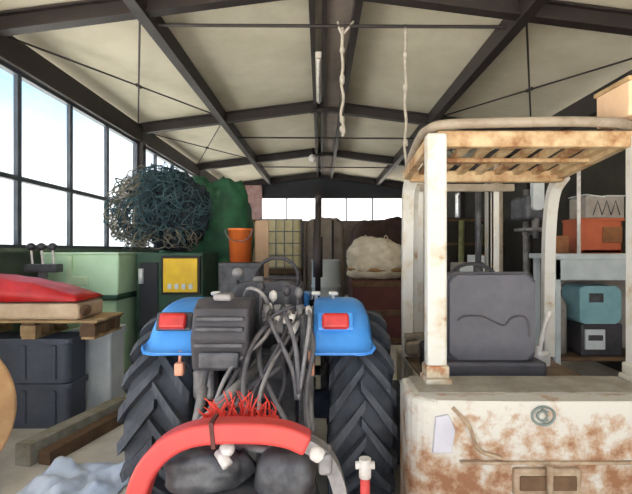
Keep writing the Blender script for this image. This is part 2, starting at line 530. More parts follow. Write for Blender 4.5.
def make_tyre(cx, cy, R, W, nl, rim_r, name, parent, flip=1):
    b = MB()
    h = W / 2
    c = R * 0.905
    prof = [(-h * 0.75, rim_r), (-h * 0.98, rim_r + (c - rim_r) * 0.45), (-h * 0.95, c * 0.93), (-h * 0.8, c * 0.985), (0, c), (h * 0.8, c * 0.985),
            (h * 0.95, c * 0.93), (h * 0.98, rim_r + (c - rim_r) * 0.45), (h * 0.75, rim_r), (-h * 0.75, rim_r)]
    b.lathe((cx, cy, R), (1, 0, 0), prof, 56)
    lw = 0.032 * R / 0.6
    for side in (-1, 1):
        for i in range(nl):
            a0 = 2 * PI * (i + (0.5 if side > 0 else 0)) / nl
            prev = None
            K = 6
            for q in range(K + 1):
                tt = q / K
                x = cx + side * h * (-0.06 + 1.06 * tt)
                a = a0 - 0.42 * tt * flip
                rt = R if tt < 0.8 else R - (tt - 0.8) / 0.2 * 0.05 * R
                rb = c * 0.94
                da = lw / R * (1.0 + 0.5 * tt)
                ring = []
                for rr, aa in ((rb, a - da), (rb, a + da), (rt, a + da * 0.75), (rt, a - da * 0.75)):
                    ring.append(b.bm.verts.new((x, cy - rr * math.cos(aa), R + rr * math.sin(aa))))
                if prev:
                    for j in range(4):
                        b.bm.faces.new((prev[j], prev[(j + 1) % 4], ring[(j + 1) % 4], ring[j]))
                else:
                    b.bm.faces.new(ring[::-1])
                prev = ring
            # shoulder running down the sidewall
            x = cx + side * h * 0.99
            a = a0 - 0.46 * flip
            ring = [b.bm.verts.new((x, cy - rr * math.cos(aa), R + rr * math.sin(aa))) for rr, aa in ((c * 0.80, a - da), (c * 0.80, a + da), (c * 0.84, a + da), (c * 0.84, a - da))]
            for j in range(4):
                b.bm.faces.new((prev[j], prev[(j + 1) % 4], ring[(j + 1) % 4], ring[j]))
            b.bm.faces.new(ring)
    ty = b.build(name, 'rubber', parent)
    b = MB()
    b.lathe((cx, cy, R), (1, 0, 0), [(-h * 0.7, rim_r * 1.02), (-h * 0.7, rim_r * 0.9), (-h * 0.2, rim_r * 0.82), (-h * 0.2, 0.07), (-h * 0.35, 0.07), (-h * 0.35, 0), ], 32)
    b.lathe((cx, cy, R), (1, 0, 0), [(h * 0.35, 0), (h * 0.35, 0.07), (h * 0.2, 0.07), (h * 0.2, rim_r * 0.82), (h * 0.7, rim_r * 0.9), (h * 0.7, rim_r * 1.02)], 32)
    b.build('rim', 'blue' if 'tractor' in parent.name else 'wmetal', ty)
    return ty


make_tyre(TX - 0.555, TY, 0.6, 0.37, 20, 0.32, 'rear_tyre', tr)
make_tyre(TX + 0.565, TY, 0.6, 0.36, 20, 0.32, 'rear_tyre', tr)
make_tyre(TX - 0.45, 4.75, 0.36, 0.22, 15, 0.19, 'front_tyre', tr)
make_tyre(TX + 0.45, 4.75, 0.36, 0.22, 15, 0.19, 'front_tyre', tr)


def fprof(a):
    n = 2.9 if math.cos(a) < 0 else 2.0
    return 0.69 / (abs(math.cos(a) * (1.16 if math.cos(a) < 0 else 1)) ** n + abs(math.sin(a)) ** n) ** (1 / n)


def make_fender(xi, xo):
    """xi inner edge, xo outer edge"""
    b = MB()
    s = 1 if xo > xi else -1
    W = abs(xo - xi)
    R0, zc = 0.69, 0.6
    NA, NU = 26, 14
    angs = [math.radians(40 + (172 - 40) * i / NA) for i in range(NA + 1)]   # 90 = top, >90 = rear
    rings = []
    for a in angs:
        rg = []
        for u in range(NU + 1):
            f = u / NU
            x = xi + s * W * f
            drop = 0.0
            rr = 0.10
            if W * f > W - rr:
                q = (W * f - (W - rr)) / rr
                drop = rr * 0.95 * (1 - math.sqrt(max(0, 1 - q * q * 0.985)))
            y = -math.cos(a - PI / 2) if False else math.cos(a)
            r = fprof(a) - drop
            rg.append(b.bm.verts.new((x, TY + r * y, zc + r * math.sin(a))))
        rings.append(rg)
    for A, B in zip(rings, rings[1:]):
        for j in range(NU):
            f = b.bm.faces.new((A[j], A[j + 1], B[j + 1], B[j])); f.smooth = True
    # cut the rear lip at hub-side height: clamp to z >= 1.05
    for v in b.bm.verts:
        if v.co.y < TY and v.co.z < 1.055:
            q = max(0.0, (abs(v.co.x - xi) - (W - 0.12)) / 0.12)
            v.co.z = 1.055 + (v.co.z - 1.055) * 0.02 + 0.03 * (1 - math.sqrt(max(0, 1 - q * q)))
            v.co.y = max(v.co.y, TY - 0.56)
    geom = list(b.bm.faces)
    o = b.build('fender', 'blue', tr)
    so = o.modifiers.new('thick', 'SOLIDIFY'); so.thickness = 0.02; so.offset = -1
    # inner side plate
    prof = [(TY + 0.66 * math.cos(math.radians(a)), 0.6 + 0.66 * math.sin(math.radians(a))) for a in range(45, 143, 6)] + [(TY - 0.45, 0.95), (TY + 0.45, 0.95)]
    MB().prism(prof, xi - 0.008 * s, xi + 0.008 * s, 'x').build('fender_plate', 'dmetal', o)
    return o


fl = make_fender(TX - 0.29, TX - 0.63)
fr = make_fender(TX + 0.30, TX + 0.63)
for fo, x in ((fl, TX - 0.475), (fr, TX + 0.42)):
    a = min((math.radians(q) for q in range(95, 160)), key=lambda q: abs(fprof(q) * math.sin(q) - 0.585))
    c = Vector((x, TY + (fprof(a) + 0.012) * math.cos(a), 0.6 + (fprof(a) + 0.012) * math.sin(a)))
    rot = Matrix.Rotation(math.radians(-28), 3, 'X')
    lb = MB().box(c.x - 0.1, c.x + 0.1, c.y - 0.02, c.y + 0.03, c.z - 0.05, c.z + 0.055, 0.012, Matrix.Rotation(math.radians(-20), 3, 'X')).build('lamp_base', 'black' if fo is fl else 'blue', fo)
    MB().box(c.x - 0.075, c.x + 0.075, c.y - 0.06, c.y - 0.015, c.z - 0.045, c.z + 0.045, 0.02, Matrix.Rotation(math.radians(-20), 3, 'X'), c, 3).build('tail_lamp', 'red_lamp', lb)
    xx = x + (0.06 if fo is fl else -0.14)
    MB().box(xx - 0.025, xx + 0.025, TY - 0.565, TY - 0.52, 0.93, 1.0, 0.01).cyl((xx, TY - 0.54, 1.0), (xx, TY - 0.53, 1.06), 0.008).build('reflector', 'amber', fo)
    for dx in ((-0.05, 0.06) if fo is fr else (-0.03,)):
        xm = (TX + 0.36 if fo is fr else TX - 0.36) + dx * (1 if fo is fr else -1)
        MB().cyl((xm, TY - 0.05, 1.28), (xm, TY - 0.05, 1.33), 0.012).box(xm - 0.03, xm + 0.03, TY - 0.08, TY - 0.03, 1.31, 1.335, 0.01).build('marker_lamp', 'wmetal', fo)

MB().box(TX - 0.2, TX + 0.2, 2.72, 3.7, 0.45, 0.98, 0.04).box(TX - 0.28, TX + 0.28, 2.9, 3.1, 0.5, 0.72, 0.03).cyl((TX - 0.42, TY, 0.6), (TX + 0.42, TY, 0.6), 0.09).box(TX - 0.14, TX + 0.14, 2.62, 2.75, 0.86, 1.02, 0.02).build('rear_housing', 'dmetal', tr)
MB().box(TX - 0.3, TX + 0.3, 3.3, 4.0, 0.42, 0.5, 0.01).build('footplate', 'dmetal', tr)
MB().box(TX - 0.19, TX + 0.19, 3.7, 5.0, 0.42, 0.8, 0.03).cyl((TX - 0.4, 4.75, 0.36), (TX + 0.4, 4.75, 0.36), 0.05).build('engine_block', 'dmetal', tr)
b = MB().prism([(3.85, 0.78), (5.1, 0.78), (5.16, 0.95), (5.1, 1.12), (4.9, 1.16), (3.85, 1.24)], TX - 0.24, TX + 0.24, 'x', 0.04)
b.build('hood', 'blue', tr)
MB().prism([(3.6, 0.5), (3.87, 0.5), (3.87, 1.24), (3.74, 1.34), (3.62, 1.27)], TX - 0.2, TX + 0.2, 'x', 0.02).build('dashboard', 'black', tr)
sw = MB().tube([(TX + 0.17 * math.cos(q * PI / 12), 3.56 + 0.05 * math.sin(q * PI / 12), 1.38 + 0.16 * math.sin(q * PI / 12)) for q in range(24)], 0.015, 8, True)
sw.tube([(TX - 0.16, 3.56, 1.38), (TX + 0.16, 3.56, 1.38)], 0.012, 6).tube([(TX, 3.56, 1.38), (TX, 3.68, 1.27)], 0.02, 8)
sw.build('steering_wheel', 'black', tr)
# seat
st = MB().prism(rrect(TX - 0.22, TX + 0.22, 0.98, 1.40, 0.09), 2.86, 2.96, 'y', 0.025).build('seat_back', 'black', tr)
MB().prism(rrect(TX - 0.15, TX + 0.15, 1.12, 1.34, 0.05), 2.845, 2.865, 'y', 0.006).build('back_panel', 'dmetal', st)
MB().prism(rrect(TX - 0.23, TX + 0.23, 2.92, 3.34, 0.09), 0.98, 1.1, 'z', 0.03).build('seat_cushion', 'black', tr)
# black rear box with moulded ridges beside the fender
bx = MB().prism([(2.40, 0.97), (2.66, 0.97), (2.66, 1.33), (2.5, 1.335), (2.42, 1.29), (2.36, 1.14)], TX - 0.335, TX - 0.035, 'x', 0.02).build('tool_box', 'black', tr)
b = MB()
for z, yy in ((1.24, 2.405), (1.19, 2.385), (1.11, 2.37)):
    b.box(TX - 0.31, TX - 0.06, yy - 0.022, yy + 0.02, z - 0.012, z + 0.012, 0.006)
b.box(TX - 0.29, TX - 0.08, 2.355, 2.39, 0.985, 1.075, 0.012)
b.build('box_ridges', 'dmetal', bx)
MB().box(TX - 0.24, TX - 0.14, 2.46, 2.56, 1.325, 1.365, 0.015).build('box_latch', 'gmetal', bx)
ep = MB().cyl((-0.02, 4.25, 1.18), (-0.02, 4.25, 2.02), 0.026).cyl((-0.02, 4.25, 1.35), (-0.02, 4.25, 1.72), 0.045)
ep.tube([(-0.02, 4.25, 2.0), (-0.02, 4.24, 2.06), (-0.02, 4.2, 2.1)], 0.026, 10).tube([(-0.12, 4.25, 1.1), (-0.05, 4.25, 1.12), (-0.02, 4.25, 1.2)], 0.03, 10)
ep.build('exhaust_pipe', 'steel', tr)
wl = MB().tube([(-0.60, 3.35, 1.2), (-0.60, 3.36, 1.38)], 0.012, 8).build('lamp_bracket', 'dmetal', tr)
MB().lathe((-0.60, 3.33, 1.43), (0, 1, 0), [(0, 0), (0, 0.038), (0.02, 0.042), (0.06, 0.032), (0.08, 0)], 20).build('work_lamp', 'gmetal', wl)
MB().box(-0.5, -0.42, 3.42, 3.52, 1.2, 1.4, 0.015).build('fuse_box', 'gmetal', tr)
# hydraulics
vb = MB().box(TX + 0.0, TX + 0.26, 2.62, 2.78, 1.12, 1.26, 0.015)
for i in range(4):
    vb.cyl((TX + 0.035 + i * 0.062, 2.6, 1.22), (TX + 0.035 + i * 0.062, 2.6, 1.29), 0.022)
vb.build('valve_block', 'gmetal', tr)
for x, z, m in ((TX + 0.05, 1.33, 'wmetal'), (TX - 0.02, 1.38, 'black'), (TX + 0.13, 1.36, 'black'), (TX + 0.2, 1.35, 'gmetal')):
    le = MB().tube([(x, 2.75, 1.15), (x, 2.74, 1.25), (x + 0.01, 2.7, z)], 0.009, 6).build('control_lever', 'gmetal', tr)
    MB().lump((x + 0.01, 2.7, z), (0.025, 0.025, 0.035), 2, 0, 1, 0, 2).build('lever_knob', m, le)
for s in (-1, 1):
    MB().flat([(TX + s * 0.17, 2.78, 1.0), (TX + s * 0.2, 2.6, 1.03), (TX + s * 0.26, 2.42, 0.98)], 0.05, 0.03, (1, 0, 0)).build('lift_arm', 'dmetal', tr)
    b = MB().tube([(TX + s * 0.26, 2.42, 0.97), (TX + s * 0.3, 2.2, 0.52)], 0.016, 8).tube([(TX + s * 0.268, 2.385, 0.89), (TX + s * 0.285, 2.285, 0.7)], 0.026, 10)
    b.build('lift_rod', 'gmetal', tr)
    MB().bar((TX + s * 0.22, 2.8, 0.44), (TX + s * 0.33, 2.02, 0.46), 0.03, 0.06).build('lower_link', 'dmetal', tr)
b = MB().tube([(TX + 0.08, 2.64, 1.02), (TX - 0.26, 2.0, 0.78)], 0.018, 10).tube([(TX + 0.01, 2.5, 0.97), (TX - 0.17, 2.16, 0.845)], 0.028, 10)
b.lump((TX + 0.085, 2.645, 1.025), (0.035, 0.03, 0.035), 2, 0, 1, 0, 3).lump((TX - 0.265, 1.99, 0.778), (0.035, 0.03, 0.035), 2, 0, 1, 0, 3)
b.build('top_link', 'gmetal', tr)
hs = [((0.02, 2.6, 1.25), (0.05, 2.45, 1.2), (0.16, 2.35, 1.0), (0.19, 2.3, 0.85)),
      ((0.24, 2.6, 1.27), (0.25, 2.42, 1.22), (0.22, 2.33, 1.0), (0.195, 2.3, 0.85)),
      ((0.1, 2.6, 1.27), (0.13, 2.42, 1.24), (0.18, 2.36, 1.1), (0.2, 2.3, 0.88)),
      ((0.16, 2.6, 1.25), (0.1, 2.4, 1.12), (-0.02, 2.25, 0.9), (-0.1, 2.1, 0.72)),
      ((0.05, 2.6, 1.22), (-0.05, 2.4, 1.1), (-0.06, 2.2, 0.9), (0.06, 2.0, 0.74)),
      ((0.19, 2.62, 1.2), (0.06, 2.3, 1.02), (0.02, 2.15, 0.86), (0.12, 2.0, 0.72)),
      ((0.0, 2.62, 1.18), (-0.12, 2.4, 0.98), (-0.2, 2.2, 0.82), (-0.3, 2.0, 0.7)),
      ((0.14, 2.64, 1.2), (0.16, 2.5, 1.29), (0.05, 2.5, 1.24), (-0.02, 2.55, 1.15)),
      ((-0.04, 2.62, 1.1), (0.0, 2.35, 1.0), (0.08, 2.2, 0.9), (0.2, 2.05, 0.75)),
      ((0.08, 2.62, 1.24), (0.0, 2.45, 1.12), (-0.16, 2.35, 0.98), (-0.24, 2.2, 0.74)),
      ((0.22, 2.6, 1.26), (0.27, 2.45, 1.1), (0.24, 2.3, 0.9), (0.26, 2.1, 0.7)),
      ((0.12, 2.6, 1.24), (0.1, 2.48, 1.06), (0.12, 2.35, 0.9), (0.02, 2.2, 0.72)),
      ((0.2, 2.62, 1.16), (0.12, 2.46, 1.0), (-0.05, 2.3, 0.9), (-0.14, 2.1, 0.8)),
      ((0.02, 2.64, 1.26), (-0.02, 2.56, 1.36), (-0.1, 2.6, 1.38), (-0.16, 2.75, 1.28))]
for i, h in enumerate(hs):
    hp = [(TX + p[0] + 0.03, p[1], p[2]) for p in h]
    o = MB().tube(spline(hp, 8), 0.011 if i % 2 else 0.013, 8).build('hydraulic_hose', ('hose', 'gmetal', 'hose', 'black')[i % 4], tr)
    MB().tube([hp[0], tuple(Vector(hp[0]) + (Vector(hp[1]) - Vector(hp[0])) * 0.3)], 0.019, 8).build('hose_fitting', 'wmetal' if i % 2 else 'dmetal', o)
MB().lathe((TX, 2.72, 0.62), (0, -1, 0), [(0, 0.1), (0.16, 0.11), (0.17, 0.1), (0.02, 0.09), (0.02, 0)], 24).cyl((TX, 2.72, 0.62), (TX, 2.5, 0.62), 0.022).build('power_shaft', 'black', tr)
MB().box(TX - 0.36, TX - 0.24, 2.5, 2.62, 0.78, 0.95, 0.02).build('side_bracket', 'gmetal', tr)
MB().tube([(TX + 0.245, 2.5, 0.7), (TX + 0.245, 2.5, 1.25)], 0.02, 8).box(TX + 0.22, TX + 0.3, 2.47, 2.55, 0.6, 0.95, 0.01).build('check_bracket', 'dmetal', tr)

# ------------------------------------------------------------------ coral implement hitched behind the tractor
im = thing('mower_implement', (-0.3, 1.75, 0), 'coral red hooped implement with bristles, hitched behind the blue tractor', 'farm implement')


def Q(x, y, d):
    return ((x - 320) * d / F, d, 1.6 + (250 - y) * d / F)


YD = 1.75
hoop_px = [(133, 530), (137, 500), (147, 470), (165, 448), (186, 436), (210, 431), (240, 430), (268, 431), (290, 435), (308, 443)]
hp = spline([Q(x, y, YD) for x, y in hoop_px], 5)
b = MB()
b.flat([tuple(p) for p in hp], 0.09, 0.08, (0, 1, 0))
hoop = b.build('hoop', 'coral', im)
bv = hoop.modifiers.new('round', 'BEVEL'); bv.width = 0.018; bv.segments = 3; bv.limit_method = 'ANGLE'
MB().flat([Q(213, 431, YD), Q(217, 430.6, YD)], 0.1, 0.098, (0, 1, 0)).build('hoop_band', 'dred', hoop)
b = MB().flat([tuple(p) for p in spline([Q(304, 441, YD), Q(322, 452, YD), Q(333, 468, YD), Q(340, 492, YD), Q(346, 530, YD)], 5)], 0.07, 0.05, (0, 1, 0))
b.box(-0.005, 0.045, YD - 0.055, YD + 0.05, 0.765, 0.845, 0.012)
b.build('hoop_bracket', 'gmetal', im)
MB().lump((-0.01, YD - 0.04, 0.84), (0.03, 0.02, 0.03), 2, 0.1, 2, 1, 3).build('bracket_pin', 'wmetal', im)
# low body on the floor that carries the hoop
b = MB().box(-0.85, 0.2, 1.55, 1.98, 0.12, 0.36, 0.03)
for x in (-0.85, 0.17):
    b.box(x, x + 0.03, 1.5, 2.0, 0.0, 0.4, 0.005)
b.box(-0.75, -0.66, 1.7, 1.8, 0.3, 0.62, 0.01).box(0.04, 0.13, 1.7, 1.8, 0.3, 0.6, 0.01)
b.build('rotor_housing', 'coral', im)
gb = MB().box(-0.52, -0.2, 1.68, 1.98, 0.36, 0.66, 0.05).cyl((-0.36, 1.6, 0.55), (-0.36, 2.1, 0.55), 0.1)
gb.bar((-0.6, 1.82, 0.5), (-0.28, 1.85, 0.76), 0.05, 0.09)
gb.lump((-0.46, 1.86, 0.72), (0.16, 0.1, 0.1), 2.6, 0.12, 2, 4, 4)
gb.lump((-0.14, 1.86, 0.68), (0.12, 0.1, 0.12), 3, 0.1, 2, 6, 4)
gb.build('gearbox', 'dmetal', im)
MB().tube([(-0.45, 1.9, 0.8), (-0.2, 1.9, 0.77), (0.0, 1.86, 0.8)], 0.016, 8).build('cross_rod', 'gmetal', im)
MB().cyl((-0.39, 1.78, 0.82), (-0.35, 1.74, 0.785), 0.022).lump((-0.36, 1.78, 0.83), (0.03, 0.03, 0.03), 2, 0, 1, 0, 3).build('grease_bolt', 'wmetal', im)
for x0, x1 in ((-0.58, -0.5), (-0.3, -0.24), (-0.1, -0.04)):
    MB().bar((x0, 1.92, 0.45), (x1, 1.95, 0.78), 0.04, 0.03).build('stay', 'dmetal', im)
b = MB()
for i in range(64):
    x = random.uniform(-0.47, -0.19)
    y = random.uniform(1.84, 1.92)
    hgt = random.uniform(0.05, 0.13) * (1 - abs(x + 0.32) * 1.6)
    b.tube([(x, y, 0.9), (x + random.uniform(-0.02, 0.02), y, 0.9 + hgt * 0.6), (x + random.uniform(-0.045, 0.045), y + random.uniform(-0.02, 0.02), 0.9 + hgt)], [0.006, 0.004, 0.0015], 5)
b.box(-0.49, -0.17, 1.78, 1.93, 0.875, 0.91, 0.008)
b.build('bristles', 'bristle', im)
# T handle
hx = (365 - 320) * 1.7 / F
th = MB().cyl((hx, 1.7, 0.34), (hx, 1.7, 0.80), 0.018).build('jack_handle', 'coral', im)
MB().cyl((hx - 0.035, 1.7, 0.805), (hx + 0.035, 1.7, 0.805), 0.014).cyl((hx, 1.7, 0.76), (hx, 1.7, 0.83), 0.022).build('grip', 'wmetal', th)
MB().box(0.18, hx + 0.03, 1.66, 1.74, 0.3, 0.35, 0.005).build('jack_arm', 'coral', th)

# ------------------------------------------------------------------ forklift
fk = thing('forklift', (1.08, 2.8, 0), 'rusty cream forklift with grey seat and slatted overhead guard', 'forklift')
XA, XB, FY = 0.405, 1.76, 2.05
out = arc(XB - 0.16, FY + 0.16, 0.16, 0, -90, 6) + [(1.3, FY - 0.015), (0.86, FY - 0.015)] + arc(XA + 0.12, FY + 0.12, 0.12, 270, 180, 6) + [(XA + 0.02, 2.44), (XB - 0.02, 2.44)]
cw = MB().prism(out, 0.24, 0.93, 'z', 0.035, 4).build('counterweight', 'cweight', fk)
# casting details
MB().box(0.62, 1.62, FY - 0.03, FY + 0.02, 0.655, 0.668, 0.004).build('casting_seam', 'slotrim', cw)
sl = MB().box(0.85, 1.15, FY - 0.035, FY + 0.02, 0.52, 0.64, 0.012).build('tow_slot', 'slotrim', cw)
MB().box(0.875, 1.125, FY - 0.042, FY, 0.545, 0.61, 0.006).build('slot_shade', 'dwood', sl)  # raised dark plate; the slot's shade is put into its colour
MB().cyl((1.0, FY - 0.05, 0.5), (1.0, FY - 0.05, 0.66), 0.014).build('tow_pin', 'slotrim', sl)
em = MB()
ex, ez = Q(541, 410, FY)[0], 0.868
em.tube([(ex + 0.05 * math.cos(a * PI / 14), FY - 0.022, ez + 0.04 * math.sin(a * PI / 14)) for a in range(28)], 0.0055, 6, True)
em.tube([(ex + 0.026 * math.cos(math.radians(a)), FY - 0.022, ez + 0.022 * math.sin(math.radians(a))) for a in range(40, 330, 20)], 0.0055, 6)
em.tube([(ex - 0.005, FY - 0.022, ez + 0.03), (ex + 0.02, FY - 0.022, ez + 0.0), (ex - 0.0, FY - 0.022, ez - 0.03)], 0.005, 6)
em.build('emblem', 'emblem', cw)
MB().prism([(0.50, 0.70), (0.585, 0.70), (0.60, 0.80), (0.57, 0.87), (0.515, 0.86)], FY - 0.012, FY + 0.02, 'y', 0.004).build('paint_patch', 'patch', cw)
b = MB().tube(spline([(0.59, FY - 0.004, 0.90), (0.66, FY - 0.016, 0.82), (0.70, FY - 0.018, 0.72), (0.80, FY - 0.018, 0.68)], 6), 0.009, 6)
b.build('casting_rib', 'slotrim', cw)
MB().box(XA + 0.06, XB - 0.06, FY + 0.1, 2.43, 0.925, 0.936, 0.004).build('top_deck', 'deck', fk)
MB().box(0.62, 1.66, 2.44, 3.42, 0.28, 0.80, 0.01).box(0.6, 1.68, 3.42, 3.62, 0.3, 0.84, 0.02).build('chassis', 'cream', fk)
MB().box(0.63, 1.65, 2.45, 3.41, 0.80, 0.815, 0.004).build('cab_floor', 'cabfloor', fk)
hb = MB().box(0.68, 1.25, 2.52, 3.15, 0.81, 0.985, 0.02).build('seat_base', 'black', fk)
# seat
rotS = Matrix.Rotation(math.radians(-6), 3, 'X')
ss = MB().prism(rrect(0.70, 1.205, 0.965, 1.475, 0.045), 2.575, 2.66, 'y', 0.02).build('seat_shell', 'black', fk)
MB().prism(rrect(0.718, 1.188, 0.99, 1.462, 0.045), 2.545, 2.585, 'y', 0.018).build('seat_back', 'seatgrey', fk)
cr = MB().tube(spline([(0.76, 2.545, 1.21), (0.80, 2.543, 1.235), (0.90, 2.543, 1.232), (0.97, 2.543, 1.20), (1.02, 2.543, 1.185), (1.06, 2.543, 1.225), (1.12, 2.543, 1.235), (1.15, 2.543, 1.2), (1.16, 2.545, 1.12)], 6), 0.006, 6)
cr.build('seat_crease', 'black', fk)
MB().prism(rrect(0.72, 1.2, 2.64, 3.1, 0.07), 1.0, 1.11, 'z', 0.03).build('seat_cushion', 'seatgrey', fk)
# rear posts
for x in (0.59, 1.632):
    p = MB().box(x - 0.05, x + 0.05, 2.31, 2.39, 0.93, 2.19, 0.012).build('rear_post', 'creampost', fk)
    MB().box(x - 0.065, x + 0.065, 2.27, 2.42, 0.93, 0.96, 0.008).box(x - 0.058, x + 0.058, 2.295, 2.405, 0.955, 1.02, 0.01).build('post_foot', 'cream', p)
# front posts (they bend back to the roof)
for x, sg in ((0.625, -1), (1.635, 1)):
    pts = spline([(x, 3.3, 0.84), (x, 3.3, 1.3), (x - 0.0 * sg, 3.28, 1.75), (x - 0.01, 3.2, 2.0), (x + 0.0, 3.09, 2.1)], 6)
    b = MB().flat(pts, 0.075, 0.055, (1, 0, 0))
    if sg < 0:
        b.flat([tuple(p + Vector((0.075, 0.1, 0))) for p in pts[:-4]], 0.03, 0.05, (1, 0, 0))
    o = b.build('front_post', 'creampost', fk)
MB().box(0.60, 0.84, 3.24, 3.32, 0.97, 1.01, 0.006).box(0.6, 0.7, 3.2, 3.36, 0.86, 0.96, 0.02).build('grab_bracket', 'guard', fk)
# guard roof
RZ = 2.2
gf = MB().tube(spline([(0.60, 3.12, 2.1), (0.575, 2.95, 2.16), (0.565, 2.6, 2.23), (0.575, 2.42, 2.235), (0.64, 2.35, 2.24), (0.9, 2.33, 2.245), (1.3, 2.33, 2.25), (1.55, 2.35, 2.245), (1.62, 2.45, 2.24), (1.635, 2.7, 2.23), (1.64, 2.95, 2.16), (1.62, 3.12, 2.1)], 6), 0.026, 10)
gf.build('guard_tube', 'guard', fk)
MB().box(0.60, 1.61, 2.34, 2.40, 2.125, 2.21, 0.012).build('rear_rail', 'rusttan', fk)
MB().box(0.60, 1.63, 3.06, 3.13, 2.055, 2.13, 0.012).build('front_rail', 'rusttan', fk)
for x in (0.58, 1.60):
    MB().bar((x, 2.37, 2.17), (x, 3.09, 2.1), 0.04, 0.06).build('side_rail', 'rusttan', fk)
for i in range(8):
    x = 0.68 + i * 0.125
    MB().bar((x, 2.37, 2.19), (x, 3.09, 2.115), 0.044, 0.035).build('guard_slat', 'rusttan', fk)
MB().box(0.62, 1.6, 2.7, 2.76, 2.115, 2.14, 0.006).build('cross_rail', 'rusttan', fk)
# mast
for x in (0.80, 1.41):
    b = MB().box(x - 0.035, x + 0.035, 3.7, 3.76, 0.08, 2.3, 0.006).box(x - 0.035, x - 0.015, 3.7, 3.84, 0.08, 2.3)
    b.build('mast_rail', 'creampost', fk)
    xi = x + (0.065 if x < 1 else 0.07)
    MB().box(xi - 0.025, xi + 0.025, 3.78, 3.84, 0.1, 2.25, 0.006).build('inner_rail', 'guard', fk)
MB().box(0.76, 1.56, 3.68, 3.72, 2.07, 2.13, 0.008).build('mast_crossbar', 'guard', fk)
MB().cyl((1.3, 3.78, 0.1), (1.3, 3.78, 1.5), 0.04).cyl((1.3, 3.78, 1.5), (1.3, 3.78, 2.1), 0.025).build('lift_cylinder', 'dmetal', fk)
MB().box(0.75, 1.5, 3.86, 3.92, 0.15, 0.5, 0.01).build('fork_carriage', 'dmetal', fk)
for x in (0.88, 1.34):
    MB().box(x - 0.05, x + 0.05, 3.92, 3.96, 0.03, 0.5, 0.005).box(x - 0.05, x + 0.05, 3.94, 4.75, 0.03, 0.07, 0.005).build('fork', 'dmetal', fk)
for x, y, r, w_ in ((0.55, 3.5, 0.3, 0.2), (1.73, 3.5, 0.3, 0.2), (0.62, 2.62, 0.24, 0.18), (1.5, 2.62, 0.24, 0.18)):
    ty = MB().lathe((x, y, r), (1, 0, 0), [(-w_ / 2, r * 0.6), (-w_ / 2, r * 0.93), (-w_ * 0.36, r), (w_ * 0.36, r), (w_ / 2, r * 0.93), (w_ / 2, r * 0.6), (-w_ / 2, r * 0.6)], 32).build('tyre', 'rubber', fk)
    MB().lathe((x, y, r), (1, 0, 0), [(-w_ * 0.3, 0), (-w_ * 0.3, r * 0.3), (-w_ * 0.42, r * 0.62), (w_ * 0.42, r * 0.62), (w_ * 0.3, r * 0.3), (w_ * 0.3, 0)], 24).build('rim', 'guard', ty)
# levers beside the seat
b = MB().tube(spline([(1.40, 2.95, 0.86), (1.415, 2.95, 1.0), (1.46, 2.98, 1.12), (1.5, 3.0, 1.2)], 5), 0.016, 8)
b.box(1.36, 1.46, 2.9, 3.0, 0.862, 0.95, 0.015).build('brake_lever', 'wmetal', fk)
b = MB()
for i in range(5):
    a = i * 2 * PI / 5 + 0.3
    b.tube([(1.33, 2.8, 0.955), (1.33 + 0.07 * math.cos(a), 2.8 + 0.01, 0.955 + 0.06 * math.sin(a))], [0.024, 0.012], 8)
b.lump((1.33, 2.8, 0.955), (0.035, 0.025, 0.035), 2, 0, 1, 0, 3).tube([(1.33, 2.82, 0.93), (1.34, 2.9, 0.86)], 0.012, 6)
b.build('star_knob', 'wmetal', fk)
MB().tube(spline([(1.15, 3.45, 0.86), (1.12, 3.4, 1.2), (1.1, 3.3, 1.36)], 4), 0.025, 8).tube([(1.1 + 0.17 * math.cos(q * PI / 12), 3.28 + 0.06 * math.sin(q * PI / 12), 1.38 + 0.12 * math.sin(q * PI / 12)) for q in range(24)], 0.014, 8, True).build('steering_wheel', 'black', fk)

o = MB().box(1.56, 1.90, 2.32, 2.60, 2.279, 2.47, 0.01)
t = thing('box', (1.73, 2.46, 2.279), 'tan wooden box lying on top of the forklift roof corner', 'box')
o.build('box_body', 'tan', t)
MB().box(1.55, 1.91, 2.31, 2.61, 2.455, 2.48, 0.006).build('box_lid', 'wood', t)

# ------------------------------------------------------------------ things along the window wall
t = thing('cable_spool', (-2.47, 2.72, 0), 'round tan wooden cable spool standing on edge, cut by the picture edge', 'cable spool')
for y in (-0.02, 0.36):
    o = MB().lathe((-2.47, 2.72 + y, 0.571), (0, 1, 0), [(0, 0), (0, 0.55), (0.008, 0.571), (0.032, 0.571), (0.04, 0.55), (0.04, 0)], 64).build('flange', 'spool', t)
    for i in range(6):
        a = i * PI / 3 + 0.2
        p = (-2.47 + 0.27 * math.cos(a), 0.571 + 0.27 * math.sin(a))
        MB().cyl((p[0], 2.708 + y, p[1]), (p[0], 2.772 + y, p[1]), 0.018).build('flange_bolt', 'dmetal', o)
MB().cyl((-2.47, 2.73, 0.571), (-2.47, 3.09, 0.571), 0.3, n=40).build('drum', 'wood', t)
t.rotation_euler = (0, 0, math.radians(42))

